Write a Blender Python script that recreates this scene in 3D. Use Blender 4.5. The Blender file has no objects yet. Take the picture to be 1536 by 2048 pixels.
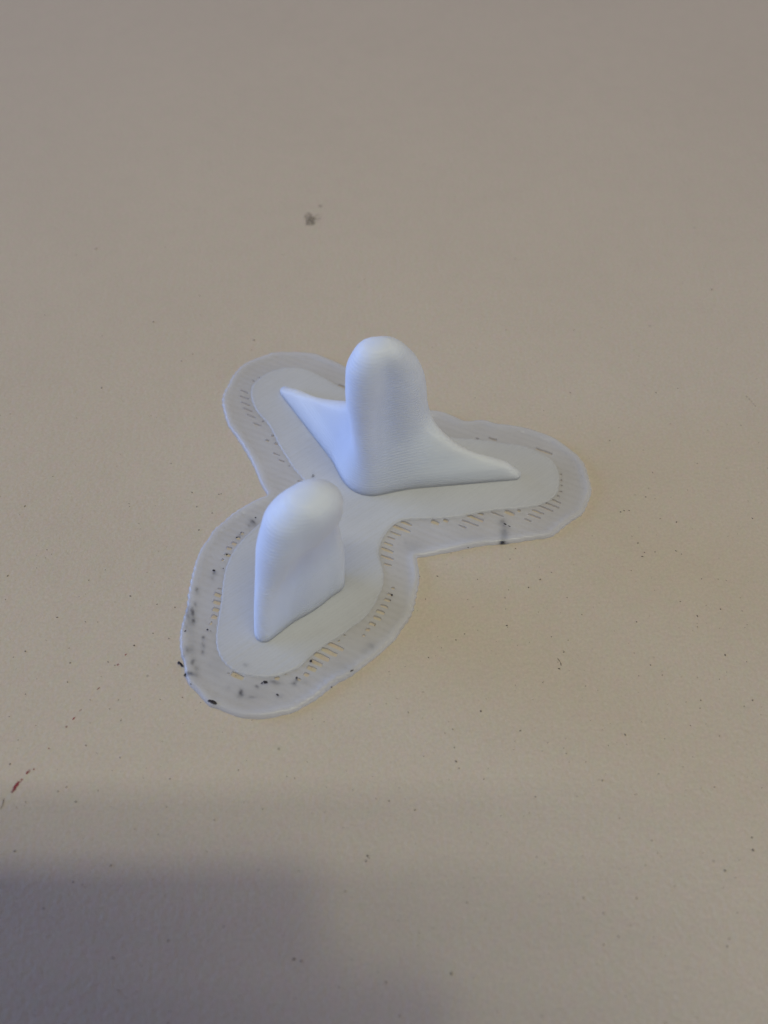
import bpy, bmesh, math, random
import numpy as np
from mathutils import Vector, Matrix, geometry

random.seed(7)
RNG = np.random.default_rng(7)
MM = 0.001                      # everything below is worked out in millimetres
scene = bpy.context.scene
col = scene.collection

# ------------------------------------------------------------------ camera
PITCH, DIST, FPX = math.radians(55), 80.0, 1847.0
CAM = np.array([0, -DIST * math.cos(PITCH), DIST * math.sin(PITCH)])
FWD = np.array([0, math.cos(PITCH), -math.sin(PITCH)])
UPV = np.array([0, math.sin(PITCH), math.cos(PITCH)])
cam = bpy.data.cameras.new("camera")
cam.sensor_fit = 'VERTICAL'
cam.sensor_height = 24.0
cam.lens = 24.0 * FPX / 2048.0
cam.clip_start, cam.clip_end = 0.002, 20.0
cam.dof.use_dof = True
cam.dof.focus_distance = 0.0765
cam.dof.aperture_fstop = 21.0
cam_ob = bpy.data.objects.new("camera", cam)
cam_ob.location = Vector(CAM * MM)
cam_ob.rotation_euler = (math.pi / 2 - PITCH, 0, 0)
col.objects.link(cam_ob)
scene.camera = cam_ob

# ------------------------------------------------------------------ light
SPOT_W = 8.6
world = bpy.data.worlds.new("World")
scene.world = world
world.use_nodes = True
bg = world.node_tree.nodes["Background"]
bg.inputs[0].default_value = (1.0, 0.86, 0.89, 1)
bg.inputs[1].default_value = 0.18

def area(name, loc, target, sx, sy, power, colour):
    l = bpy.data.lights.new(name, 'AREA')
    l.shape = 'RECTANGLE'
    l.size, l.size_y = sx, sy
    l.energy, l.color = power, colour
    o = bpy.data.objects.new(name, l)
    o.location = loc
    d = Vector(target) - Vector(loc)
    o.rotation_euler = d.to_track_quat('-Z', 'Y').to_euler()
    col.objects.link(o)
    return o

# the two tubes of the ceiling fitting over the table, and the window on the left
for yy in (-0.275, -0.385):
    area("ceiling_tube", (0.12, yy, 1.6), (0.12, yy, 0), 1.2, 0.05, 3.95, (1.0, 0.985, 0.81))
area("window_light", (-1.3, 0.25, 0.30), (0, 0, 0), 1.0, 0.5, 14.5, (0.25, 0.44, 1.0))
area("right_fill_light", (1.5, -0.75, 0.32), (0, 0, 0.005), 1.2, 0.5, 4.0, (0.76, 0.85, 1.0))  # added low fill from the right, lifts the fins' right faces; no known source

# yellowish spot added to pool light over the print, leaving the table's edges darker
spot = bpy.data.lights.new("added_pool_spot", 'SPOT')
spot.energy, spot.color = SPOT_W, (0.95, 1.0, 0.50)
spot.spot_size, spot.spot_blend, spot.shadow_soft_size = math.radians(6.6), 1.0, 0.05
so = bpy.data.objects.new("added_pool_spot", spot)
so.location = (0.2, -0.3, 1.6)
so.rotation_euler = (Vector((0.002, -0.006, 0)) - so.location).to_track_quat('-Z', 'Y').to_euler()
col.objects.link(so)

scene.view_settings.view_transform = 'Standard'
scene.view_settings.look = 'None'
scene.view_settings.exposure = 0.0
scene.view_settings.gamma = 1.0

# ------------------------------------------------------------------ helpers
def ground(px, py, z=0.0):
    """point of the table scene (mm) at height z seen at photo pixel px, py"""
    d = FWD + np.array([1., 0, 0]) * (px - 768) / FPX - UPV * (py - 1024) / FPX
    return CAM + d * ((z - CAM[2]) / d[2])

def link_mesh(name, verts, faces, mat, parent=None, smooth=True):
    me = bpy.data.meshes.new(name)
    me.from_pydata([tuple(v) for v in np.asarray(verts) * MM], [], [tuple(int(i) for i in f) for f in faces])
    me.materials.append(mat)
    if smooth:
        me.polygons.foreach_set('use_smooth', [True] * len(me.polygons))
    me.update()
    o = bpy.data.objects.new(name, me)
    col.objects.link(o)
    if parent:
        o.parent = parent
    return o

def empty(name, loc):
    o = bpy.data.objects.new(name, None)
    o.empty_display_size = 0.005
    o.location = loc
    col.objects.link(o)
    return o

class Nodes:
    def __init__(self, name):
        self.m = bpy.data.materials.new(name)
        self.m.use_nodes = True
        self.t = self.m.node_tree
        self.b = self.t.nodes["Principled BSDF"]
        self.out = self.t.nodes["Material Output"]
        self.tc = self.add('ShaderNodeTexCoord')
    def add(self, typ, **kw):
        n = self.t.nodes.new(typ)
        for k, v in kw.items():
            setattr(n, k, v)
        return n
    def link(self, a, b):
        self.t.links.new(a, b)
    def noise(self, scale, detail=2.0, rough=0.5, vec=None):
        n = self.add('ShaderNodeTexNoise')
        n.inputs['Scale'].default_value = scale
        n.inputs['Detail'].default_value = detail
        n.inputs['Roughness'].default_value = rough
        self.link(vec if vec else self.tc.outputs['Object'], n.inputs['Vector'])
        return n.outputs['Fac']
    def ramp(self, fac, stops):
        r = self.add('ShaderNodeValToRGB')
        e = r.color_ramp.elements
        while len(e) < len(stops):
            e.new(0.5)
        for k, (p, c) in enumerate(stops):
            e[k].position = p
            e[k].color = c if len(c) == 4 else (*c, 1)
        self.link(fac, r.inputs['Fac'])
        return r.outputs['Color']
    def mix(self, fac, a, b, blend='MIX'):
        n = self.add('ShaderNodeMix', data_type='RGBA', blend_type=blend)
        for sock, v in ((n.inputs[0], fac), (n.inputs[6], a), (n.inputs[7], b)):
            if hasattr(v, 'links'):
                self.link(v, sock)
            elif isinstance(v, (int, float)):
                sock.default_value = v
            else:
                sock.default_value = (*v, 1)
        return n.outputs[2]
    def math(self, op, a, b=0.0):
        n = self.add('ShaderNodeMath', operation=op)
        for s, v in ((n.inputs[0], a), (n.inputs[1], b)):
            if hasattr(v, 'links'):
                self.link(v, s)
            else:
                s.default_value = v
        return n.outputs[0]
    def bump(self, height, dist, strength=1.0):
        n = self.add('ShaderNodeBump')
        n.inputs['Distance'].default_value = dist
        n.inputs['Strength'].default_value = strength
        self.link(height, n.inputs['Height'])
        self.link(n.outputs[0], self.b.inputs['Normal'])

# ------------------------------------------------------------------ materials
def laminate():
    n = Nodes("beige_laminate")
    fine = n.noise(2600, 3, 0.6)
    pebble = n.noise(2000, 2, 0.55)
    cloud = n.noise(55, 3, 0.5)
    mott = n.noise(420, 3, 0.6)
    base = n.ramp(cloud, [(0.30, (0.612, 0.530, 0.430)), (0.70, (0.628, 0.545, 0.442))])
    base = n.mix(n.ramp(mott, [(0.42, (0, 0, 0)), (0.72, (0.09, 0.09, 0.09))]), base, (0.45, 0.39, 0.33))
    # faint pores of the laminate print, denser in some patches
    v = n.add('ShaderNodeTexVoronoi', feature='F1')
    v.inputs['Scale'].default_value = 520
    v.inputs['Randomness'].default_value = 1.0
    n.link(n.tc.outputs['Object'], v.inputs['Vector'])
    dot = n.ramp(v.outputs['Distance'], [(0.02, (1, 1, 1)), (0.075, (0, 0, 0))])
    pick = n.ramp(v.outputs['Color'], [(0.70, (0, 0, 0)), (0.86, (0.55, 0.55, 0.55))])
    dots = n.mix(1.0, dot, pick, 'MULTIPLY')
    base = n.mix(dots, base, (0.16, 0.13, 0.11))
    grain = n.noise(4200, 2, 0.7)
    base = n.mix(1.0, base, n.ramp(grain, [(0.25, (0.91, 0.91, 0.91)), (0.75, (1.06, 1.06, 1.06))]), 'MULTIPLY')
    tint = n.noise(1100, 2, 0.6)
    base = n.mix(1.0, base, n.ramp(tint, [(0.30, (1.02, 0.98, 1.0)), (0.70, (0.98, 1.015, 0.97))]), 'MULTIPLY')
    n.link(base, n.b.inputs['Base Color'])
    n.b.inputs['Roughness'].default_value = 0.48
    n.b.inputs['Specular IOR Level'].default_value = 0.42
    n.bump(n.math('ADD', n.math('MULTIPLY', pebble, 0.75), n.math('MULTIPLY', fine, 0.25)), 0.00016, 0.42)
    return n.m

def raft_plastic(name, clear, glow, colour, rough):
    """translucent printed plastic: part see-through, part light-scattering, stained by soot"""
    n = Nodes(name)
    a = n.add('ShaderNodeAttribute', attribute_name='dirt')
    b = n.add('ShaderNodeAttribute', attribute_name='blue_ink')
    grain = n.noise(1500, 4, 0.65)
    cl = n.noise(140, 3, 0.5)
    c0 = n.ramp(cl, [(0.3, tuple(0.94 * x for x in colour)), (0.7, colour)])
    sharp = n.math('MULTIPLY', n.math('SUBTRACT', n.math('ADD', n.math('MULTIPLY', a.outputs['Fac'], 1.5), n.math('MULTIPLY', grain, 1.5)), 1.12), 1.8)
    shc = n.add('ShaderNodeClamp'); n.link(sharp, shc.inputs[0])
    dd = n.math('ADD', n.math('MULTIPLY', shc.outputs[0], 0.26), n.math('MULTIPLY', a.outputs['Fac'], 0.58))
    ddc = n.add('ShaderNodeClamp'); n.link(dd, ddc.inputs[0])
    c1 = n.mix(ddc.outputs[0], c0, (0.035, 0.030, 0.045))
    c2 = n.mix(b.outputs['Fac'], c1, (0.03, 0.06, 0.16))
    n.link(c2, n.b.inputs['Base Color'])
    n.b.inputs['Roughness'].default_value = rough
    n.b.inputs['Specular IOR Level'].default_value = 0.6
    n.bump(n.noise(700, 3, 0.6), 0.00005, 0.4)
    tl = n.add('ShaderNodeBsdfTranslucent')
    n.link(c2, tl.inputs[0])
    tr = n.add('ShaderNodeBsdfTransparent')
    tr.inputs[0].default_value = (0.96, 0.965, 0.97, 1)
    m1 = n.add('ShaderNodeMixShader'); m1.inputs[0].default_value = glow
    n.link(n.b.outputs[0], m1.inputs[1]); n.link(tl.outputs[0], m1.inputs[2])
    mx = n.add('ShaderNodeMixShader')
    th = n.add('ShaderNodeAttribute', attribute_name='thin')
    cf = n.math('MULTIPLY', n.math('ADD', 0.35, n.math('MULTIPLY', th.outputs['Fac'], 1.9)), clear)
    f = n.math('MULTIPLY', n.math('SUBTRACT', 1.0, ddc.outputs[0]), cf)
    n.link(f, mx.inputs[0])
    n.link(m1.outputs[0], mx.inputs[1])
    n.link(tr.outputs[0], mx.inputs[2])
    n.link(mx.outputs[0], n.out.inputs['Surface'])
    return n.m

def white_plastic():
    n = Nodes("white_plastic")
    cl = n.noise(260, 3, 0.5)
    n.link(n.ramp(cl, [(0.3, (0.74, 0.80, 0.905)), (0.7, (0.76, 0.82, 0.92))]), n.b.inputs['Base Color'])
    n.b.inputs['Roughness'].default_value = 0.40
    n.b.inputs['IOR'].default_value = 1.46
    n.b.inputs['Specular IOR Level'].default_value = 0.22
    n.b.inputs['Subsurface Weight'].default_value = 0.93
    n.b.inputs['Subsurface Radius'].default_value = (1.0, 1.0, 1.0)
    n.b.inputs['Subsurface Scale'].default_value = 0.0028
    n.bump(n.noise(1500, 2, 0.6), 0.00003, 0.4)
    return n.m

def plain(name, colour, rough, var=0.4, scale=2000, alpha=None):
    n = Nodes(name)
    g = n.noise(scale, 3, 0.6)
    n.link(n.ramp(g, [(0.3, tuple(x * (1 - var) for x in colour)), (0.7, colour)]), n.b.inputs['Base Color'])
    n.b.inputs['Roughness'].default_value = rough
    if alpha:
        n.link(n.ramp(n.noise(alpha[0], 3, 0.7), [(alpha[1], (0, 0, 0)), (alpha[2], (alpha[3],) * 3)]), n.b.inputs['Alpha'])
    return n.m

M_TABLE = laminate()
M_BASE = raft_plastic("clear_raft_plastic", 0.36, 0.40, (0.89, 0.885, 0.90), 0.25)
M_TOP = raft_plastic("cloudy_raft_plastic", 0.24, 0.34, (0.92, 0.925, 0.935), 0.30)
M_WHITE = white_plastic()
M_SOOT = plain("black_residue", (0.018, 0.012, 0.014), 0.45)
M_GRIT = plain("dark_grit", (0.14, 0.115, 0.10), 0.8)
M_RED = plain("red_ink", (0.36, 0.045, 0.05), 0.6, 0.5, 1500, (2600, 0.34, 0.60, 0.95))
M_SMUDGE = plain("grey_smudge", (0.10, 0.085, 0.06), 0.7, 0.3, 900, (900, 0.36, 0.66, 0.36))
M_PHONE = plain("grey_phone_case", (0.12, 0.12, 0.125), 0.4)

# ------------------------------------------------------------------ table
def tabletop():
    bm = bmesh.new()
    x, y0, y1, h, r = 300.0, -260.0, 520.0, 26.0, 2.5
    bmesh.ops.create_cube(bm, size=1.0)
    for v in bm.verts:
        v.co = Vector(((v.co.x) * 2 * x, (y0 + y1) / 2 + v.co.y * (y1 - y0), -h / 2 + v.co.z * h)) * MM
    bmesh.ops.bevel(bm, geom=bm.edges[:], offset=r * MM, segments=3, affect='EDGES')
    me = bpy.data.meshes.new("tabletop")
    bm.to_mesh(me); bm.free()
    me.materials.append(M_TABLE)
    o = bpy.data.objects.new("tabletop", me)
    o["kind"] = "structure"
    col.objects.link(o)
    return o
TABLE = tabletop()

# ------------------------------------------------------------------ traced outlines of the print, on the table plane
OUTER_TRACE = "534.6,987 519,962 506,931 490,899.6 474.7,879 459,853 448.6,829 443,806 447,785 456.5,767 461.7,756 472,743 487.7,727.7 511,717 534.6,709.5 545,704.8 576,703 607.5,704 633.5,708 659.6,717 680,726 693,733 740,757 800,792 830,810 854.7,819 886,824 912,834.5 932.8,842 966.7,839.7 992.7,846 1013.5,847.5 1039.6,852.7 1065.6,859 1091.7,868 1117.7,880 1141,897 1159,915 1172,931 1177.6,946.5 1181.5,964.7 1183.6,980 1180,996 1172,1017 1164.6,1028.5 1146,1041.5 1123,1057 1102,1071.5 1076,1076.7 1039.6,1082 1005.7,1085.8 969,1089.7 935,1096 904,1102.7 878,1106.6 852,1111.8 835,1113 834.5,1116 836,1125 838.7,1145 838.7,1166 836,1185.5 832,1205 826.6,1220.7 816.8,1240 805,1256 791,1279 779.7,1289 764,1304.7 750,1316 733,1328 717,1340 697.7,1353.5 678,1363 662.5,1374 647,1386.7 631,1400 612,1410 587,1423.7 562.7,1429 538,1434.8 513,1436 488,1434.8 463.7,1428.6 444,1421 431.5,1416 419,1412.5 404,1397.7 387,1378 374.6,1364 368.5,1343 367,1328 362,1313.6 358.6,1291 358.6,1270 361,1255 367,1230 372,1212 374.6,1187 381,1157.7 387,1138 392,1118 399,1098 407,1086 416.7,1075 426.6,1058.7 444,1044 463.7,1026.6 488,1011.7 513,999 533,991"
INNER_TRACE = "612,966 599.7,949 586.7,938.6 576,920 566,902 555,886.6 545,863 532,842 516,826.7 506,811 500.7,790 500.7,774.6 508.5,761.6 524,751 542,740.7 566,734 592,733 618,738 644,751 667,764 691,777 750,808 820,842 870,863 904,873.5 943,876 982,881 1024,886.6 1047,889 1073,900 1099,912.6 1112.5,925.6 1119,941 1120,967 1116,983 1107,996 1081,1009 1055,1014 1024,1016.8 992.7,1019 956,1024.6 925,1032 891,1036 862.5,1037 826,1037 803,1039 785.5,1047 772,1063 763,1080 757,1097 757,1113 765,1129 769,1152 767,1168 761,1185.5 751,1205 736.7,1226.6 721,1242 705.5,1250 690,1263.7 674,1275 654.7,1285 639,1297 623.4,1306.6 611.7,1322 600,1334 582,1342 562.7,1350.7 538,1355 513,1354 488.6,1350.7 468.6,1343 454,1333 441.4,1318.5 432.8,1301 430,1279 431.5,1261.6 435,1240 439,1219.6 442.7,1187 446,1157.7 451,1133 461,1110.7 473.6,1088 486,1076 501,1061 518,1046 545,1022 575,1000 600,978"
SLOT_TRACE = "749.4,1049.8,760.5,1051.2,5.9;802.1,1041.6,823.2,1051.2,3.9;787.9,1050.4,819.7,1064.1,4.9;780.7,1062.9,802.1,1070.7,2.3;774.4,1072.7,789.5,1078.1,2.7;768.4,1084.4,785.9,1090.2,3.5;763.1,1094.1,785.9,1105.1,4.3;762.1,1110.9,786.9,1118.2,3.5;768,1127,783.6,1130.9,2.7;782.6,1174.8,789.8,1177.3,3.5;774.4,1187.1,785.5,1190.4,3.1;768.4,1197.3,780.7,1202.1,3.9;761.1,1209.4,775.4,1215.4,3.5;752.7,1220.7,768.9,1227,4.3;746.9,1232.8,762.1,1239.3,4.7;738.3,1245.1,751.4,1250.4,4.3;731.2,1257.8,739.6,1260.2,4.3;724.6,1269.5,730.5,1271.5,3.1;676.2,1280.3,680.1,1282.2,2.7;656.6,1285.2,685.9,1299.8,5.1;643.9,1296.9,673.2,1310.5,5.5;629.9,1306.2,657.6,1320.3,6.2;621.5,1320.3,643.9,1330.1,5.1;614.6,1333,632.2,1340.8,5.5;607.4,1346.7,617.6,1350.6,4.3;686.9,1269.5,690.8,1270.5,1.8;462.5,1346.3,486.5,1356.9,5.9;549.1,1354.4,559,1356.9,4.9;568.8,1347,573.8,1346.3,3.5;455,1344.5,458.8,1348.2,2;593.6,1356.9,602.2,1359.4,3;427.8,1187.4,442.7,1191.1,4.9;425.4,1201.8,441.4,1206.7,5.4;424.9,1216.6,437.7,1221.5,5.4;422.1,1231.4,434,1234.9,5.4;418.7,1245.5,424.6,1247.3,4.5;435.2,1176.3,443.4,1178,2;442.7,1118.1,447.6,1120.6,3.5;448.9,1108.2,461.2,1110.7,4.5;452.6,1093.9,463.7,1097.8,4;462.5,1084.7,473.1,1088.4,4.9;471.1,1074.8,481,1076.6,4.5;481,1064.9,488.4,1067.4,3.5;594.8,962.3,606,964.7,3.2;523.6,841.8,528.1,843.6,3.6;542.4,870.4,548.1,872.2,3.6;530.7,879.5,538.5,882.1,3.1;548.9,886,555.4,889.2,3.4;676.5,769.4,692.1,775.1,4.2;576.8,931.6,580.7,932.9,2.1;503.3,760.3,509.8,761.6,2.3;515.3,754.3,520.5,755.6,1.6;862.5,854,880.7,861,3.6;951,876.1,958.9,877.7,2.1;977.1,875.6,994,880.1,3.4;1072.1,895.7,1103.4,908.7,3.6;862.5,1041.5,878.1,1047.5,6.2;886.7,1038.9,896.9,1042.3,4.9;931.5,1027.7,965.4,1042.8,4.7;952.9,1023.3,966.7,1030.3,3.9;924.5,1040.2,956.2,1051.9,2.9;917.2,1050.6,932.8,1055.3,2.3;982.3,1024.1,1007,1032.4,2.1;1009.6,1022.5,1029.2,1028.5,5.7;1034.4,1019.9,1041.7,1022,3.9;1056.5,1028.5,1081.2,1036.3,2.9;1064.3,1019.4,1087.8,1027.2,3.4;1048.7,1037.6,1063,1042.8,2.1;1077.3,1010.3,1106,1022,2.9;1091.7,1005.1,1117.7,1015.5,2.3;1104.7,998.5,1121.6,1006.4,2.1;1120.8,947.8,1124.5,948.5,2.3;1120.8,959.5,1125,960.3,2.3;1121.4,969.9,1125.5,970.9,2.3;1118.2,981.9,1125.5,983.4,2.3;1113.8,990.7,1119.8,992.3,2.1"
TALL_KEYS = [[0.8, -1.371, 2.957, 0.996, 1.098, 5.884, 2.796], [5.0, -1.498, 2.96, 1.092, 1.198, 5.927, 2.525], [8.0, -1.65, 3.12, 1.186, 1.198, 5.884, 2.374], [10.5, -1.65, 3.242, 1.332, 1.098, 5.784, 2.221], [12.5, -1.504, 3.419, 1.49, 0.898, 5.444, 1.882], [14.0, -1.367, 3.583, 1.524, 0.549, 4.898, 1.612], [15.3, -1.004, 3.784, 1.37, 0.2, 4.371, 1.304], [16.0, -0.8, 3.923, 0.993, -0.1, 4.083, 0.913], [16.395, -0.5, 4.102, 0.03, -0.4, 3.931, 0.03]]
ARM_KEYS = [[0.8, 12.763, 0.501, 2.634], [1.4, 11.617, 0.442, 2.661], [1.9, 10.762, 0.423, 2.546], [2.4, 9.574, 0.374, 2.412], [3.0, 8.391, 0.304, 2.256], [3.8, 6.954, 0.452, 2.046], [5.0, 5.186, 0.643, 1.807], [6.2, 3.612, 0.812, 1.48], [8.0, 1.935, 0.943, 1.163], [10.0, 0.4, -0.5, -0.5], [17.0, 0.1, -2.5, -2.5]]
SHORT_KEYS = [[0.8, -9.465, -12.101, 0.747, -6.86, -8.227, 1.765, -4.111, -7.274, 1.056], [3.5, -9.164, -11.651, 0.797, -6.5, -8.017, 1.577, -4.092, -6.711, 1.054], [6.0, -8.664, -10.891, 1.008, -6.35, -7.684, 1.38, -4.317, -6.253, 1.047], [8.0, -7.972, -9.995, 1.447, -6.17, -7.635, 1.45, -4.557, -6.248, 1.114], [10.0, -7.342, -9.29, 1.775, -5.95, -7.758, 1.851, -4.72, -6.86, 1.74], [11.7, -6.784, -8.678, 1.735, -5.6, -7.93, 1.72, -4.78, -7.2, 1.78], [12.8, -6.179, -8.323, 1.345, -5.5, -8.1, 1.4, -4.98, -7.62, 1.46], [13.645, -5.721, -8.062, 0.03, -5.5, -8.315, 0.03, -5.191, -8.134, 0.03]]
TALL_KEYS, ARM_KEYS, SHORT_KEYS = (np.array(k, float) for k in (TALL_KEYS, ARM_KEYS, SHORT_KEYS))
Z_BASE, Z_TOP = 0.27, 0.39           # heights of the lower and the upper raft layer
STRAND = math.radians(-25.3)         # run of the coarse strands of the raft
PITCH_BASE = 0.608
FINE = math.radians(38.0)
PITCH_FINE = 0.27
N_BASE = np.array([-math.sin(STRAND), math.cos(STRAND)])
D_BASE = np.array([math.cos(STRAND), math.sin(STRAND)])
N_FINE = np.array([-math.sin(FINE), math.cos(FINE)])
D_FINE = np.array([math.cos(FINE), math.sin(FINE)])

def parse(text, z):
    return np.array([ground(*map(float, p.split(',')), z)[:2] for p in text.split()])

def resample(P, step):
    """closed Catmull-Rom through P, resampled evenly"""
    n = len(P); out = []
    for i in range(n):
        p0, p1, p2, p3 = P[i - 1], P[i], P[(i + 1) % n], P[(i + 2) % n]
        for t in np.linspace(0, 1, 12, endpoint=False):
            out.append(0.5 * ((2 * p1) + (-p0 + p2) * t + (2 * p0 - 5 * p1 + 4 * p2 - p3) * t ** 2 + (-p0 + 3 * p1 - 3 * p2 + p3) * t ** 3))
    Q = np.array(out); Q2 = np.vstack([Q, Q[:1]])
    s = np.concatenate([[0], np.cumsum(np.linalg.norm(np.diff(Q2, axis=0), axis=1))])
    m = int(s[-1] / step); u = np.linspace(0, s[-1], m, endpoint=False)
    return np.stack([np.interp(u, s, Q2[:, 0]), np.interp(u, s, Q2[:, 1])], -1)

def soften(P, sigma):
    """evens out the trace of a closed outline"""
    k = np.arange(-int(3 * sigma), int(3 * sigma) + 1); w = np.exp(-(k / sigma) ** 2 / 2); w /= w.sum()
    return sum(wi * np.roll(P, i, 0) for i, wi in zip(k, w))

def normals(P):
    """outward normals of a closed polygon"""
    t = np.roll(P, -1, 0) - np.roll(P, 1, 0)
    n = np.stack([t[:, 1], -t[:, 0]], -1)
    n /= np.maximum(np.linalg.norm(n, axis=1, keepdims=True), 1e-9)
    area2 = (P[:, 0] * np.roll(P[:, 1], -1) - np.roll(P[:, 0], -1) * P[:, 1]).sum()
    return n if area2 > 0 else -n

def inside(Q, P):
    x, y = Q[:, 0][:, None], Q[:, 1][:, None]
    X, Y = P[:, 0][None], P[:, 1][None]
    X2, Y2 = np.roll(X, -1, 1), np.roll(Y, -1, 1)
    res = np.zeros(len(Q), bool)
    for a in range(0, len(Q), 4000):
        xs, ys = x[a:a + 4000], y[a:a + 4000]
        c = (Y > ys) != (Y2 > ys)
        with np.errstate(divide='ignore', invalid='ignore'):
            xi = X + (ys - Y) * (X2 - X) / (Y2 - Y)
        res[a:a + 4000] = ((c & (xs < xi)).sum(1) % 2) == 1
    return res

def edge_dist(Q, P):
    A, B = P, np.roll(P, -1, 0)
    d = B - A; l2 = np.maximum((d ** 2).sum(1), 1e-12)
    res = np.empty(len(Q))
    for a in range(0, len(Q), 2000):
        q = Q[a:a + 2000, None]
        t = np.clip(((q - A) * d).sum(-1) / l2, 0, 1)
        res[a:a + 2000] = np.sqrt(((q - A - d * t[..., None]) ** 2).sum(-1)).min(1)
    return res

def sheet(name, outline, holes, lattice, rings, zfun, zbot, mat, parent):
    """a closed, thin moulded sheet: triangulated top that follows zfun, walls, flat underside"""
    pts, edges = [], []
    def loop(P):
        k = len(pts); pts.extend(P.tolist())
        edges.extend((k + i, k + (i + 1) % len(P)) for i in range(len(P)))
    loop(outline)
    for h in holes:
        loop(h)
    nb = len(pts)
    nrm = normals(outline)
    extra = [lattice] + [outline - nrm * r for r in rings]
    E = np.vstack(extra)
    E = E[inside(E, outline)]
    keep = edge_dist(E, outline) > 0.03
    for h in holes:
        lo, hi = h.min(0) - 0.06, h.max(0) + 0.06
        near = np.where(((E > lo) & (E < hi)).all(1))[0]
        if len(near):
            keep[near] &= ~(inside(E[near], h) | (edge_dist(E[near], h) < 0.03))
    pts.extend(E[keep].tolist())
    v, e, f, *_ = geometry.delaunay_2d_cdt([Vector(p) for p in pts], edges, [], 0, 1e-5)
    V = np.array([(p.x, p.y) for p in v])
    T = np.array([list(t) for t in f])
    cen = V[T].mean(1)
    ok = inside(cen, outline)
    for h in holes:
        lo, hi = h.min(0), h.max(0)
        near = np.where(((cen > lo) & (cen < hi)).all(1))[0]
        if len(near):
            ok[near] &= ~inside(cen[near], h)
    T = T[ok]
    a, b, c = V[T[:, 0]], V[T[:, 1]], V[T[:, 2]]
    flip = ((b - a)[:, 0] * (c - a)[:, 1] - (b - a)[:, 1] * (c - a)[:, 0]) < 0
    T[flip] = T[flip][:, ::-1]
    n = len(V)
    top = np.column_stack([V, zfun(V)])
    bot = np.column_stack([V, np.full(n, zbot)])
    cnt = {}
    for t in T:
        for i in range(3):
            p, q = int(t[i]), int(t[(i + 1) % 3])
            cnt[(p, q)] = True
    walls = [(q, p, p + n, q + n) for (p, q) in cnt if (q, p) not in cnt]
    faces = [tuple(t) for t in T] + [tuple(t[::-1] + n) for t in T] + walls
    used = np.zeros(2 * n, bool)
    for fc in faces:
        used[list(fc)] = True
    idx = np.cumsum(used) - 1
    verts = np.vstack([top, bot])[used]
    faces = [tuple(int(idx[i]) for i in fc) for fc in faces]
    o = link_mesh(name, verts, faces, mat, parent)
    o.data.set_sharp_from_angle(angle=math.radians(55))
    return o, verts

def lattice_points(lo, hi, D, N, pitch, phase, across, along):
    """rows along the strands, a few rows to each strand"""
    c = (lo + hi) / 2; R = np.linalg.norm(hi - lo) / 2 + 1
    s0 = c @ N
    k = np.arange(math.floor((s0 - R) / pitch), math.ceil((s0 + R) / pitch))
    S = ((k[:, None] + np.arange(across)[None] / across) * pitch + phase).ravel()
    U = np.arange(-R, R, along)
    out = []
    for i, s in enumerate(S):
        u = c @ D + U + (i % 2) * along / 2
        out.append(D[None] * u[:, None] + N[None] * s)
    return np.vstack(out)

def smooth_noise(P, scale, seed):
    r = np.random.default_rng(seed)
    out = np.zeros(len(P))
    for _ in range(7):
        k = r.normal(0, 1, 2); k *= scale * r.uniform(0.6, 1.6) / np.linalg.norm(k)
        out += np.sin(P @ k + r.uniform(0, 6.28))
    return out / 3.7

PRINT = empty("printed_model", (0, 0, 0))
PRINT["label"] = "translucent white 3D-printed piece with two rounded fins on a clover-shaped perforated raft"
PRINT["category"] = "3D print"

# -- lower raft: coarse strands, see-through slots between them, thickened rim
outer = soften(resample(parse(OUTER_TRACE, 0.25), 0.11), 1.6)
ph0 = -1.13 / (2 * math.pi) * PITCH_BASE            # where the gaps between strands lie
on = normals(outer)
cross = np.abs(on @ D_BASE)
wob = np.cos(2 * np.pi * (outer @ N_BASE - ph0) / PITCH_BASE)
outer = outer - on * (0.055 * cross * (0.5 + 0.5 * wob) * (1 + 0.6 * smooth_noise(outer, 0.7, 5)) + 0.05 * smooth_noise(outer, 1.6, 3))[:, None]

def slot_poly(x1, y1, x2, y2, w):
    a, b = ground(x1, y1, Z_BASE)[:2], ground(x2, y2, Z_BASE)[:2]
    d = b - a; L = max(np.linalg.norm(d), 0.12); d = d / L
    d = d * 0.35 + D_BASE * 0.65; d /= np.linalg.norm(d)
    m = (a + b) / 2; nn = np.array([-d[1], d[0]])
    # traced width is measured down the picture: turn it into millimetres on the plate
    hw = w * 0.0455 * 0.5 * 1.62
    hw = min(max(hw, 0.10 if L > 0.5 else 0.06), 0.215)
    L = max(L * 1.08, 0.2)
    h = L / 2
    r = np.random.default_rng(int(x1 * 7 + y1))
    j = r.normal(0, 0.016, 8)
    prof = [(-h, 0.0), (-h + .03, hw * .85 + j[0]), (-h * .35, hw + j[1]), (h * .35, hw + j[2]), (h - .03, hw * .85 + j[3]),
            (h, 0.0), (h - .03, -hw * .85 + j[4]), (h * .35, -hw + j[5]), (-h * .35, -hw + j[6]), (-h + .03, -hw * .85 + j[7])]
    return np.array([m + d * u + nn * v for u, v in prof])
slots = [slot_poly(*map(float, s.split(','))) for s in SLOT_TRACE.split(';')]
slots += [slot_poly(*q, 2.2) for q in ((481, 780, 496, 786), (480, 792, 498, 798), (482, 804, 500, 811), (486, 816, 505, 823), (493, 829, 512, 836), (506, 846, 523, 852), (546, 906, 560, 911), (556, 919, 569, 924))]

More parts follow.
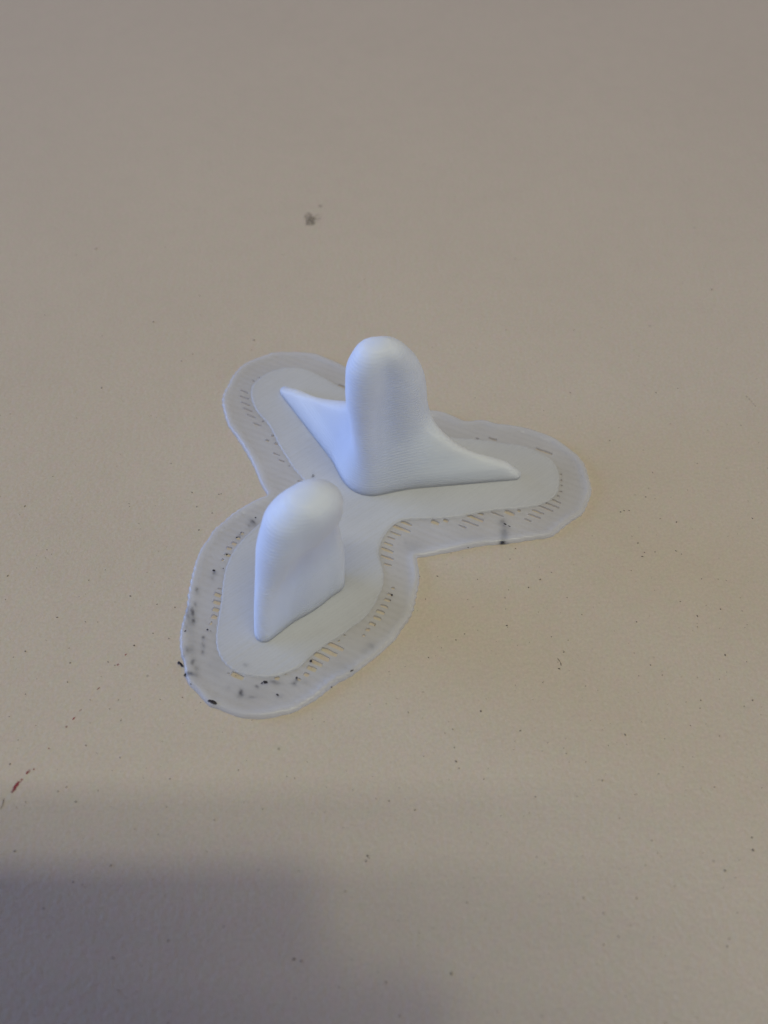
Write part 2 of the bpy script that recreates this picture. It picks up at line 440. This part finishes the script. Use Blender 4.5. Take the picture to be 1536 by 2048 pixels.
def z_lower(V):
    s = V @ N_BASE
    d = edge_dist(V, outer)
    k = np.floor((s - ph0) / PITCH_BASE)
    amp = 0.045 * (1 + 0.5 * np.sin(k * 12.9898 + (V @ D_BASE) * 0.5))
    strand = amp * (np.abs(np.sin(np.pi * (s - ph0) / PITCH_BASE)) ** 0.7 - 0.75)
    rim = 0.15 * np.exp(-((d - 0.30) / 0.42) ** 2) * (1 + 0.5 * smooth_noise(V, 1.1, 8))
    fade = np.clip((d - 0.25) / 0.5, 0.25, 1)
    z = Z_BASE + strand * fade + rim + 0.02 * smooth_noise(V, 0.5, 11)
    rr = np.clip(d / 0.30, 0, 1)
    z = 0.14 + (z - 0.14) * np.sqrt(np.clip(1 - (1 - rr) ** 2, 0, 1))
    return z

lo, hi = outer.min(0), outer.max(0)
lat = lattice_points(lo, hi, D_BASE, N_BASE, PITCH_BASE, ph0, 6, 0.42)
RAFT, raft_v = sheet("raft_base", outer, slots, lat, (0.03, 0.07, 0.13, 0.22, 0.34, 0.5, 0.7), z_lower, 0.03, M_BASE, PRINT)
RAFT["label"] = "clear greyish lower raft layer with tan slots and sooty rim"

# -- upper raft: fine diagonal strands, slightly jagged edge
inner = soften(resample(parse(INNER_TRACE, Z_TOP), 0.10), 6.0)
inn = normals(inner)
saw = np.cos(2 * np.pi * (inner @ N_FINE) / (PITCH_FINE * 2))
inner = inner - inn * ((0.06 * np.abs(inn @ D_FINE) * (0.5 + 0.5 * saw)) + 0.014 * smooth_noise(inner, 2.2, 4))[:, None]
def z_upper(V):
    s = V @ N_FINE
    d = edge_dist(V, inner)
    rid = 0.026 * (np.abs(np.sin(np.pi * s / PITCH_FINE)) ** 0.8 - 0.6)
    k = np.floor(s / PITCH_FINE)
    rid += 0.008 * np.sin(k * 78.233)
    z = Z_TOP + rid * np.clip(d / 0.2, 0.3, 1) + 0.012 * smooth_noise(V, 0.6, 21)
    rr = np.clip(d / 0.16, 0, 1)
    return 0.28 + (z - 0.28) * np.sqrt(np.clip(1 - (1 - rr) ** 2, 0, 1))
lat2 = lattice_points(inner.min(0), inner.max(0), D_FINE, N_FINE, PITCH_FINE, 0, 4, 0.5)
TOPL, top_v = sheet("raft_top", inner, [], lat2, (0.03, 0.08, 0.16), z_upper, 0.21, M_TOP, PRINT)
TOPL["label"] = "smoother cloudy upper raft layer under the fins"

# -- how thin the plastic is from place to place: grooves between strands let more of the table through
def thinness(o, V, val):
    a = o.data.attributes.new('thin', 'FLOAT', 'POINT')
    a.data.foreach_set('value', np.clip(val, 0, 1).astype(np.float32))
def strand_thin(V, N, D, pitch, phase, seed):
    s = (V[:, :2] @ N - phase) / pitch
    k = np.floor(s)
    g = np.abs(np.cos(np.pi * s)) ** 3                      # 1 in the groove
    r = np.abs(np.sin(k * 91.7 + seed) * 43758.5) % 1
    along = smooth_noise(np.column_stack([V[:, :2] @ D * .45, k * 2.7]), 1.0, seed)
    return g * (.45 + .55 * np.clip(.5 + along, 0, 1)) + .6 * (r - .5)
dr = edge_dist(raft_v[:, :2], outer)
thinness(RAFT, raft_v, .33 + .10 * strand_thin(raft_v, N_BASE, D_BASE, PITCH_BASE, ph0, 3) * np.clip((dr - .2) / .7, .1, 1) - .24 * np.exp(-((dr - .35) / .3) ** 2) + .10 * smooth_noise(raft_v[:, :2], .8, 9))
thinness(TOPL, top_v, .3 + .45 * np.exp(-edge_dist(top_v[:, :2], inner) / .35) + .10 * strand_thin(top_v, N_FINE, D_FINE, PITCH_FINE, 0, 5) + .08 * smooth_noise(top_v[:, :2], .8, 19))

# -- soot and ink that stain the raft
DIRT = [(505, 1040, 9, 4, -40, .9), (498, 1047, 6, 3, -40, .6), (393, 1177, 4, 7, 0, .6), (390, 1206, 4, 6, 10, .5), (384.5, 1222, 4, 9, 5, .9),
        (386, 1238, 4, 7, 0, .9), (375, 1232, 5, 14, 10, .45), (405.5, 1272, 3, 5, 0, .8), (405, 1287, 4, 8, 0, .55), (404, 1300, 4, 6, 0, .6), (375, 1297, 6, 8, 0, .5),
        (384.5, 1320, 4, 9, -20, .6), (392, 1333, 3, 7, -30, .8), (382, 1294, 5, 12, 0, .45), (513, 1370, 6, 3, -20, .7), (550, 1361, 16, 4, -15, .6), (500, 1390, 16, 2.5, -6, .55),
        (481, 1383, 5, 8, 0, 1.0), (481, 1388, 9, 4, 20, .6), (587, 1364, 6, 4, -30, .7), (593, 1357, 4, 4, 0, .7), (742, 1287, 9, 7, -20, .4), (730, 1296, 8, 6, 0, .25),
        (1006, 1040, 9, 7, 0, .5), (1009, 1060, 8, 12, 0, .35), (1006, 1082, 7, 5, 0, 1.0), (1018, 1083, 8, 3, -8, .5), (826, 1088, 22, 14, 0, .22), (812, 1080, 5, 4, 0, .35),
        (478, 1066, 5, 4, 0, .5), (424, 1152, 4, 8, 30, .35), (428, 1142, 5, 4, 0, .6), (560, 1389, 10, 4, 20, .35), (372, 1252, 5, 12, 5, .4), (366, 1310, 5, 10, 0, .35),
        (430, 1330, 20, 22, 0, .14), (520, 1385, 50, 14, 0, .12), (385, 1300, 14, 60, 5, .13), (455, 1372, 6, 6, 0, .25), (420, 1324, 5, 3, 0, .35), (416, 1345, 4, 2, 0, .35),
        (690, 1330, 26, 10, -30, .14), (960, 1072, 40, 8, -6, .10), (610, 1360, 8, 6, 0, .25), (562, 757, 24, 4, 0, .08)]
BLUE = [(380, 1346, 9, 4, -5, .75), (388, 1346, 10, 5, 0, .3), (380, 1238, 5, 40, 4, .12), (1010, 1065, 8, 16, 0, .25), (375, 1215, 5, 10, 10, .25), (372, 1296, 5, 8, 0, .2)]
UPPER_DIRT = [(491, 1328, 7, 4, -20, .45), (626, 949, 1.6, 5, 0, 1.0), (602, 868, 3, 2, 0, .2), (560, 1318, 3, 2, 0, .15)]
def project(V):
    d = V - CAM; w = d @ FWD
    return np.stack([768 + FPX * d[:, 0] / w, 1024 - FPX * (d @ UPV) / w], -1)
def stain(o, V, name, blobs):
    """stains live on the plate: spot centres and sizes go to mm first"""
    val = np.zeros(len(V))
    for px, py, rx, ry, rot, s in blobs:
        c = ground(px, py, 0.55)[:2]
        k = math.radians(rot)
        ux = ground(px + rx * math.cos(k), py - rx * math.sin(k), .55)[:2] - c
        uy = ground(px + ry * math.sin(k), py + ry * math.cos(k), .55)[:2] - c
        q = np.linalg.solve(np.column_stack([ux, uy]), (V[:, :2] - c).T).T
        val = np.maximum(val, s * np.exp(-(q ** 2).sum(1)))
    a = o.data.attributes.new(name, 'FLOAT', 'POINT')
    a.data.foreach_set('value', val.astype(np.float32))
stain(RAFT, raft_v, 'dirt', DIRT)
stain(RAFT, raft_v, 'blue_ink', BLUE)
stain(TOPL, top_v, 'dirt', UPPER_DIRT)
stain(TOPL, top_v, 'blue_ink', [(0, 0, 1, 1, 0, 0)])

# ------------------------------------------------------------------ the two fins, layer upon layer
def roundcone(P, a, ra, b, rb):
    ba = b - a
    l2 = np.maximum((ba ** 2).sum(-1), 1e-9)
    t = np.clip(((P - a) * ba).sum(-1) / l2, 0, 1)
    h = np.sqrt(((P - a - ba * t[..., None]) ** 2).sum(-1))
    t = np.clip(t + h * (rb - ra) / l2, 0, 1)
    return np.sqrt(((P - a - ba * t[..., None]) ** 2).sum(-1)) - (ra + (rb - ra) * t)
def smin(a, b, k):
    h = np.clip(.5 + .5 * (b - a) / k, 0, 1)
    return b * (1 - h) + a * h - k * h * (1 - h)
def interp(z, K):
    zs = K[:, 0]; h = np.diff(zs); res = []
    i = np.clip(np.searchsorted(zs, z) - 1, 0, len(h) - 1); t = np.clip((z - zs[i]) / h[i], 0, 1)
    for c in range(1, K.shape[1]):
        y = K[:, c]; d = np.diff(y) / h; m = np.zeros(len(y)); m[0] = d[0]; m[-1] = d[-1]
        for j in range(1, len(y) - 1):
            m[j] = 0 if d[j - 1] * d[j] <= 0 else 2 * d[j - 1] * d[j] / (d[j - 1] + d[j])
        res.append((2 * t**3 - 3 * t**2 + 1) * y[i] + (t**3 - 2 * t**2 + t) * h[i] * m[i] + (-2 * t**3 + 3 * t**2) * y[i + 1] + (t**3 - t**2) * h[i] * m[i + 1])
    return np.array(res)
def domed(z, K, zt, e):
    """keys against a root of the depth below the summit, so that the top closes as a dome"""
    K = K.copy(); K[:, 0] = -(zt - K[:, 0]) ** e
    return interp(-np.maximum(zt - z, 1e-6) ** e, K)
def polar(sdf, cx, cy, th, rmax):
    dirs = np.stack([np.cos(th), np.sin(th)], -1)
    c = np.stack([cx, cy], -1)[:, None, :]
    R = np.linspace(0, rmax, 60)
    last = np.zeros((len(cx), len(th)))
    for r in R:
        last = np.where(sdf(c + dirs[None] * r) < 0, r, last)
    lo, hi = last, last + R[1]
    for _ in range(18):
        m = (lo + hi) / 2; ins = sdf(c + dirs[None] * m[..., None]) < 0
        lo = np.where(ins, m, lo); hi = np.where(ins, hi, m)
    return c, dirs, lo
def dense_angles(n, peaks):
    t = np.linspace(0, 2 * np.pi, 4000, endpoint=False)
    w = np.ones_like(t)
    for a, width, gain in peaks:
        w += gain * np.exp(-((np.angle(np.exp(1j * (t - a)))) / width) ** 2)
    cdf = np.cumsum(w); cdf /= cdf[-1]
    return np.interp((np.arange(n) + .5) / n, cdf, t)
LTIP, RTIP, CEN = np.array([-9.29, 13.48]), np.array([12.12, 3.64]), np.array([-1, 4.5])
pair = lambda q, i: np.stack([q[i], q[i + 1]], -1)[:, None, :]
rad = lambda q, i: q[i][:, None]
ARM_REACH = np.array([(.8, 13.15), (1.4, 12.4), (1.9, 11.9), (2.4, 10.6), (3, 9.1), (3.8, 7.6), (5, 6.0), (6.2, 4.75), (8, 3.4), (10, .8), (17, .1)])   # the right wing, by height
def tall_section(z, th):
    q, a = domed(z, TALL_KEYS, 16.4, .46), interp(z, ARM_KEYS)
    Fc, Bc, rF, rB = pair(q, 0), pair(q, 3), rad(q, 2), rad(q, 5)
    l, rt, rc = a[0][:, None, None], rad(a, 1), rad(a, 2)
    uL = (LTIP - CEN) / np.linalg.norm(LTIP - CEN); uR = (RTIP - CEN) / np.linalg.norm(RTIP - CEN)
    def s(P):
        d = smin(np.sqrt(((P - Bc) ** 2).sum(-1)) - rB, roundcone(P, Bc, rB * .6, Fc, rF), np.clip(rB * .4, .02, .8))
        lR = interp(z, ARM_REACH)[0][:, None, None]
        t = np.clip((z - 3) / 4.5, 0, 1)[:, None, None]
        cR = CEN + (np.array([.25, 1.25])) * (t * t * (3 - 2 * t))      # the right wing's root climbs back along the post
        for u, f, c in ((uL, l, np.broadcast_to(CEN, cR.shape)), (uR, lR, cR)):
            tip = c + u * np.maximum(f - rt[..., None], .05)
            d = smin(d, roundcone(P, c, rc, tip, rt), np.clip(rB * .5, .02, 1.3))
        return d
    return polar(s, .5 * (q[0] + q[3]), .5 * (q[1] + q[4]), th, 15)
def short_section(z, th):
    q = domed(z, SHORT_KEYS, 13.65, .5)
    def s(P):
        k = np.clip(rad(q, 5) * .75, .02, 1.5)
        return smin(roundcone(P, pair(q, 3), rad(q, 5), pair(q, 0), rad(q, 2)), roundcone(P, pair(q, 3), rad(q, 5), pair(q, 6), rad(q, 8)), k)
    return polar(s, q[3], q[4], th, 9)
STEP_EASE = .88
def fin(name, section, th, ztop, layer, label, seed):
    z0 = 0.33
    n = int(round((ztop - z0) / layer)); sub = 5
    zs, ze, bulge = [], [], []
    r = np.random.default_rng(seed)
    jit = r.normal(0, 0.003, n)
    for k in range(n):
        for j in range(sub):
            u = j / sub
            z = z0 + (k + u) * layer
            mid = z0 + (k + .5) * layer
            zs.append(z)
            ze.append(min(max(mid + (z - mid) * STEP_EASE, .8), ztop - .002))
            bulge.append(0.095 * (math.sqrt(max(0, 1 - (2 * u - 1) ** 2)) - .7) + jit[k])
    zs, ze, bulge = map(np.array, (zs, ze, bulge))
    c, dirs, R = section(ze, th)
    slope = np.abs(np.gradient(R, axis=0) / np.gradient(zs)[:, None])
    for _ in range(3):
        slope[1:-1] = (slope[2:] + slope[1:-1] + slope[:-2]) / 3
    scale = np.clip(R / 1.2, 0, 1) / (1 + 1.5 * slope ** 2)
    P = c + dirs[None] * (R + bulge[:, None] * scale)[..., None]
    nz, nt = R.shape
    V = np.concatenate([P, np.broadcast_to(zs[:, None, None], (nz, nt, 1))], -1).reshape(-1, 3)
    faces = []
    for i in range(nz - 1):
        a = i * nt
        for j in range(nt):
            k = (j + 1) % nt
            faces.append((a + j, a + k, a + nt + k, a + nt + j))
    V = np.vstack([V, [[*c[-1, 0], zs[-1] + .01]], [[*c[0, 0], zs[0]]]])
    t = (nz - 1) * nt
    for j in range(nt):
        k = (j + 1) % nt
        faces.append((t + j, t + k, len(V) - 2))
        faces.append((k, j, len(V) - 1))
    o = link_mesh(name, V, faces, M_WHITE, PRINT)
    o["label"] = label
    return o
thL = math.atan2(LTIP[1] - 4.2, LTIP[0] + .4); thR = math.atan2(RTIP[1] - 4.2, RTIP[0] + .4)
fin("tall_fin", tall_section, dense_angles(300, [(thL, .25, 4), (thR, .25, 4), (thL, .06, 6), (thR, .06, 6), (-2.2, .4, 1.5)]), 16.39, 0.27,
    "tall rounded white post flaring into two tapering wings", 1)
fin("short_fin", short_section, dense_angles(220, [(-2.2, .35, 3), (.65, .4, 1)]), 13.63, 0.27, "shorter white fin with a bulging rounded cap", 2)

# ------------------------------------------------------------------ residue stuck on the raft
def lump(name, px, py, z, ax, ay, az, rot, seed, mat, parent, flat=False):
    bm = bmesh.new()
    bmesh.ops.create_icosphere(bm, subdivisions=2, radius=1.0)
    r = np.random.default_rng(seed)
    c = ground(px, py, z)
    k = [r.normal(0, 2.2, 3) for _ in range(4)]; ph = r.uniform(0, 6.28, 4)
    ca, sa = math.cos(rot), math.sin(rot)
    for v in bm.verts:
        q = np.array(v.co)
        f = 1 + .13 * sum(math.sin(q @ kk + p) for kk, p in zip(k, ph))
        x, y, w = q[0] * f * ax, q[1] * f * ay, q[2] * f * az
        v.co = Vector((c[0] + x * ca - y * sa, c[1] + x * sa + y * ca, max(z + w, 0.006))) * MM
    me = bpy.data.meshes.new(name)
    bm.to_mesh(me); bm.free()
    me.polygons.foreach_set('use_smooth', [True] * len(me.polygons))
    me.materials.append(mat)
    o = bpy.data.objects.new(name, me)
    col.objects.link(o)
    o.parent = parent
    return o
FLECKS = [  # px, py, z, half sizes mm, turn
    (362, 1328.5, .30, .29, .09, .09, -.85), (357.5, 1325.5, .34, .11, .10, .09, 0), (371, 1349, .34, .10, .16, .10, -.5), (375, 1352, .36, .05, .05, .05, 0),
    (382, 1368, .42, .07, .05, .05, -.6), (426, 1404, .50, .28, .13, .07, -.45), (419, 1402, .50, .12, .09, .06, .2), (531, 1364, .56, .20, .10, .06, -.1), (524, 1366, .56, .08, .06, .05, .3),
    (555, 1389.5, .56, .12, .06, .05, -.6), (593, 1356, .54, .08, .08, .05, 0), (622, 1321.5, .52, .09, .10, .06, .3), (704, 1341, .45, .14, .05, .05, .5), (663, 1374, .3, .07, .04, .04, .5),
    (1010, 1048, .58, .14, .06, .05, -.5), (1018, 1052, .56, .14, .03, .03, -.55), (1005, 1085, .30, .11, .10, .08, .2), (936, 1095, .2, .07, .04, .04, 0), (511, 1035, .56, .08, .06, .05, .4),
    (482, 1065, .56, .07, .05, .05, .4), (473.5, 1075, .56, .07, .05, .05, .2), (453.5, 1109, .56, .09, .08, .05, .5), (428, 1140.5, .57, .13, .10, .06, -.5), (446.5, 1137, .56, .05, .05, .04, 0),
    (415, 1259, .57, .09, .07, .05, 0), (421, 1262, .56, .08, .02, .02, -.3), (370.5, 1262, .5, .08, .04, .04, .3), (783.5, 1190, .3, .08, .06, .05, -.2), (781, 1200, .2, .06, .05, .05, 0), (626, 949.5, .86, .035, .10, .03, 0)]
for i, (px, py, z, ax, ay, az, rot) in enumerate(FLECKS):
    lump("black_fleck", px, py, z, ax, ay, az, rot, 100 + i, M_SOOT, PRINT)

# ------------------------------------------------------------------ marks and grit on the table
def mark(name, spots, mat, z, label=None):
    """a thin dried film of ink or dirt: ragged flat islands"""
    V, Fc = [], []
    for i, (px, py, rx, ry, rot) in enumerate(spots):
        c = ground(px, py)[:2]
        k = math.radians(rot)
        ux = ground(px + rx * math.cos(k), py - rx * math.sin(k))[:2] - c
        uy = ground(px + ry * math.sin(k), py + ry * math.cos(k))[:2] - c
        r = np.random.default_rng(i + int(px))
        b = len(V)
        V.append((*c, z + .004))
        m = 18
        rr = 1 + .22 * np.sin(np.arange(m) * 2.4 + r.uniform(0, 6)) * r.uniform(.3, 1) + r.normal(0, .10, m)
        for j in range(m):
            a = 2 * math.pi * j / m
            q = c + (ux * math.cos(a) + uy * math.sin(a)) * rr[j]
            V.append((*q, z))
            Fc.append((b, b + 1 + (j + 1) % m, b + 1 + j))
    o = link_mesh(name, V, Fc, mat, TABLE)
    if label:
        o["label"] = label
    return o
mark("red_ink_streak", [(30, 1575, 13, 3.2, 56), (36, 1567, 6, 3.0, 55), (43, 1560.5, 4, 2.2, 45), (57, 1543.5, 7, 2.2, 42), (67.5, 1538.5, 2.2, 1.6, 40),
     (133, 1453.5, 2.4, 2.0, 30), (147.5, 1437, 4, 1.3, 48), (161, 1420.5, 3.4, 1.3, 40), (197, 1377, 4, 1.0, 40), (236, 1329.5, 2.6, 1.9, 30), (252, 1309, 3, 1.2, 35), (98, 1497, 1.8, 1.2, 0)],
     M_RED, 0.012, "broken streak of red ink at the left of the table")
mark("grey_smudge", [(627, 440, 17, 8, 28), (616, 433, 9, 7, 30), (621, 446, 8, 6, 10), (634, 436, 9, 5, 20), (641, 412, 4, 3, 0)],
     M_SMUDGE, 0.012, "small grey-brown smudge on the table behind the print")

def grit():
    V, Fc = [], []
    r = np.random.default_rng(31)
    oct_v = np.array([(1, 0, 0), (0, 1, 0), (-1, 0, 0), (0, -1, 0), (0, 0, 1)], float)
    oct_f = [(0, 1, 4), (1, 2, 4), (2, 3, 4), (3, 0, 4), (3, 2, 1, 0)]
    def bit(x, y, ax, ay, az, a):
        b = len(V)
        q = oct_v * (1 + r.normal(0, .18, (5, 3)))
        ca, sa = math.cos(a), math.sin(a)
        for p in q:
            V.append((x + p[0] * ax * ca - p[1] * ay * sa, y + p[0] * ax * sa + p[1] * ay * ca, 0.004 + max(p[2], 0) * az))
        Fc.extend(tuple(b + i for i in f) for f in oct_f)
    # scattered bits, thicker to the right and in front of the print as in the photograph
    n = 0
    while n < 700:
        px, py = r.uniform(-60, 1600), 480 + (2080 - 480) * r.uniform(0, 1)
        d = .35 + .65 * math.exp(-((px - 1150) / 420) ** 2 - ((py - 1250) / 330) ** 2) + .2 * math.exp(-((px - 250) / 250) ** 2 - ((py - 1250) / 300) ** 2)
        if py < 800:
            d *= .55
        if r.uniform() > d:
            continue
        p = ground(px, py)
        s = r.choice([.026, .036, .05, .07], p=[.42, .33, .19, .06])
        if py < 800:
            s *= 1.15
        bit(p[0], p[1], s * r.uniform(.8, 1.8), s * r.uniform(.6, 1), s * .7, r.uniform(0, 3.14))
        n += 1
    # the plainest ones where they lie
    for px, py, s in [(838, 1153, .13), (1057, 1175, .085), (1103, 1145, .06), (1014, 1251, .10), (929, 1268, .075), (857, 1315, .07), (883, 1296, .05), (1031, 1097, .07), (1020, 1118, .06), (946, 1214, .05),
                      (268, 1291, .11), (140, 1326, .09), (135, 1364, .08), (180, 1400, .06), (20, 1528, .09), (240, 1515, .08), (116, 1583, .07), (424, 1026, .07), (438, 989, .07), (226, 1916, .07), (588, 1918, .10), (602, 1922, .10),
                      (1506, 1700, .11), (1450, 1741, .10), (1504, 1675, .08), (772, 1964, .08), (1450, 1310, .09), (1505, 1037, .10), (1248, 1021, .08), (1258, 1021, .09), (1241, 1024, .08), (1284, 1113, .09), (1310, 1104, .08), (1276, 1086, .09),
                      (735, 1712, .09), (732, 1722, .09), (738, 1716, .06), (365, 1395, .06), (401, 1405, .05), (391, 1420, .05), (1310, 997, .05), (192, 498, .13), (1012, 660, .07), (830, 1620, .07)]:
        p = ground(px, py)
        bit(p[0], p[1], s, s * .7, s * .6, r.uniform(0, 3.14))
    for (x1, y1), (x2, y2) in (((7, 1600), (2, 1616)), ((1494, 794), (1510, 812)), ((1116, 1318), (1122, 1330))):
        a, b = ground(x1, y1), ground(x2, y2)
        for t in np.linspace(0, 1, 5):
            p = a + (b - a) * t
            bit(p[0] + .05 * math.sin(3 * t), p[1], .12, .03, .03, math.atan2(b[1] - a[1], b[0] - a[0]))
    o = link_mesh("table_grit", V, Fc, M_GRIT, None, smooth=False)
    o["kind"] = "stuff"
    o["label"] = "tiny dark specks of grit scattered over the beige table"
grit()

# ------------------------------------------------------------------ the phone the picture is taken with: it shades the near left of the table
def phone():
    bm = bmesh.new()
    bmesh.ops.create_cube(bm, size=1.0)
    for v in bm.verts:
        v.co = Vector((v.co.x * 76, v.co.y * 124, v.co.z * 8)) * MM
    vert_edges = [e for e in bm.edges if abs((e.verts[0].co - e.verts[1].co).z) > 0.004]
    bmesh.ops.bevel(bm, geom=vert_edges, offset=8 * MM, segments=6, affect='EDGES')
    bmesh.ops.bevel(bm, geom=[e for e in bm.edges if e.calc_face_angle(0) > 1.2], offset=1.2 * MM, segments=2, affect='EDGES')
    me = bpy.data.meshes.new("phone")
    bm.to_mesh(me); bm.free()
    me.materials.append(M_PHONE)
    o = bpy.data.objects.new("phone", me)
    off = CAM - FWD * PHONE_BACK + np.array([1., 0, 0]) * PHONE_X + UPV * (PHONE_UP - 62)
    o.matrix_world = Matrix.LocRotScale(Vector(off * MM), cam_ob.rotation_euler.to_quaternion(), None)
    o["kind"] = "structure"
    col.objects.link(o)
PHONE_BACK, PHONE_X, PHONE_UP = 5.0, -25.5, 8.0
phone()
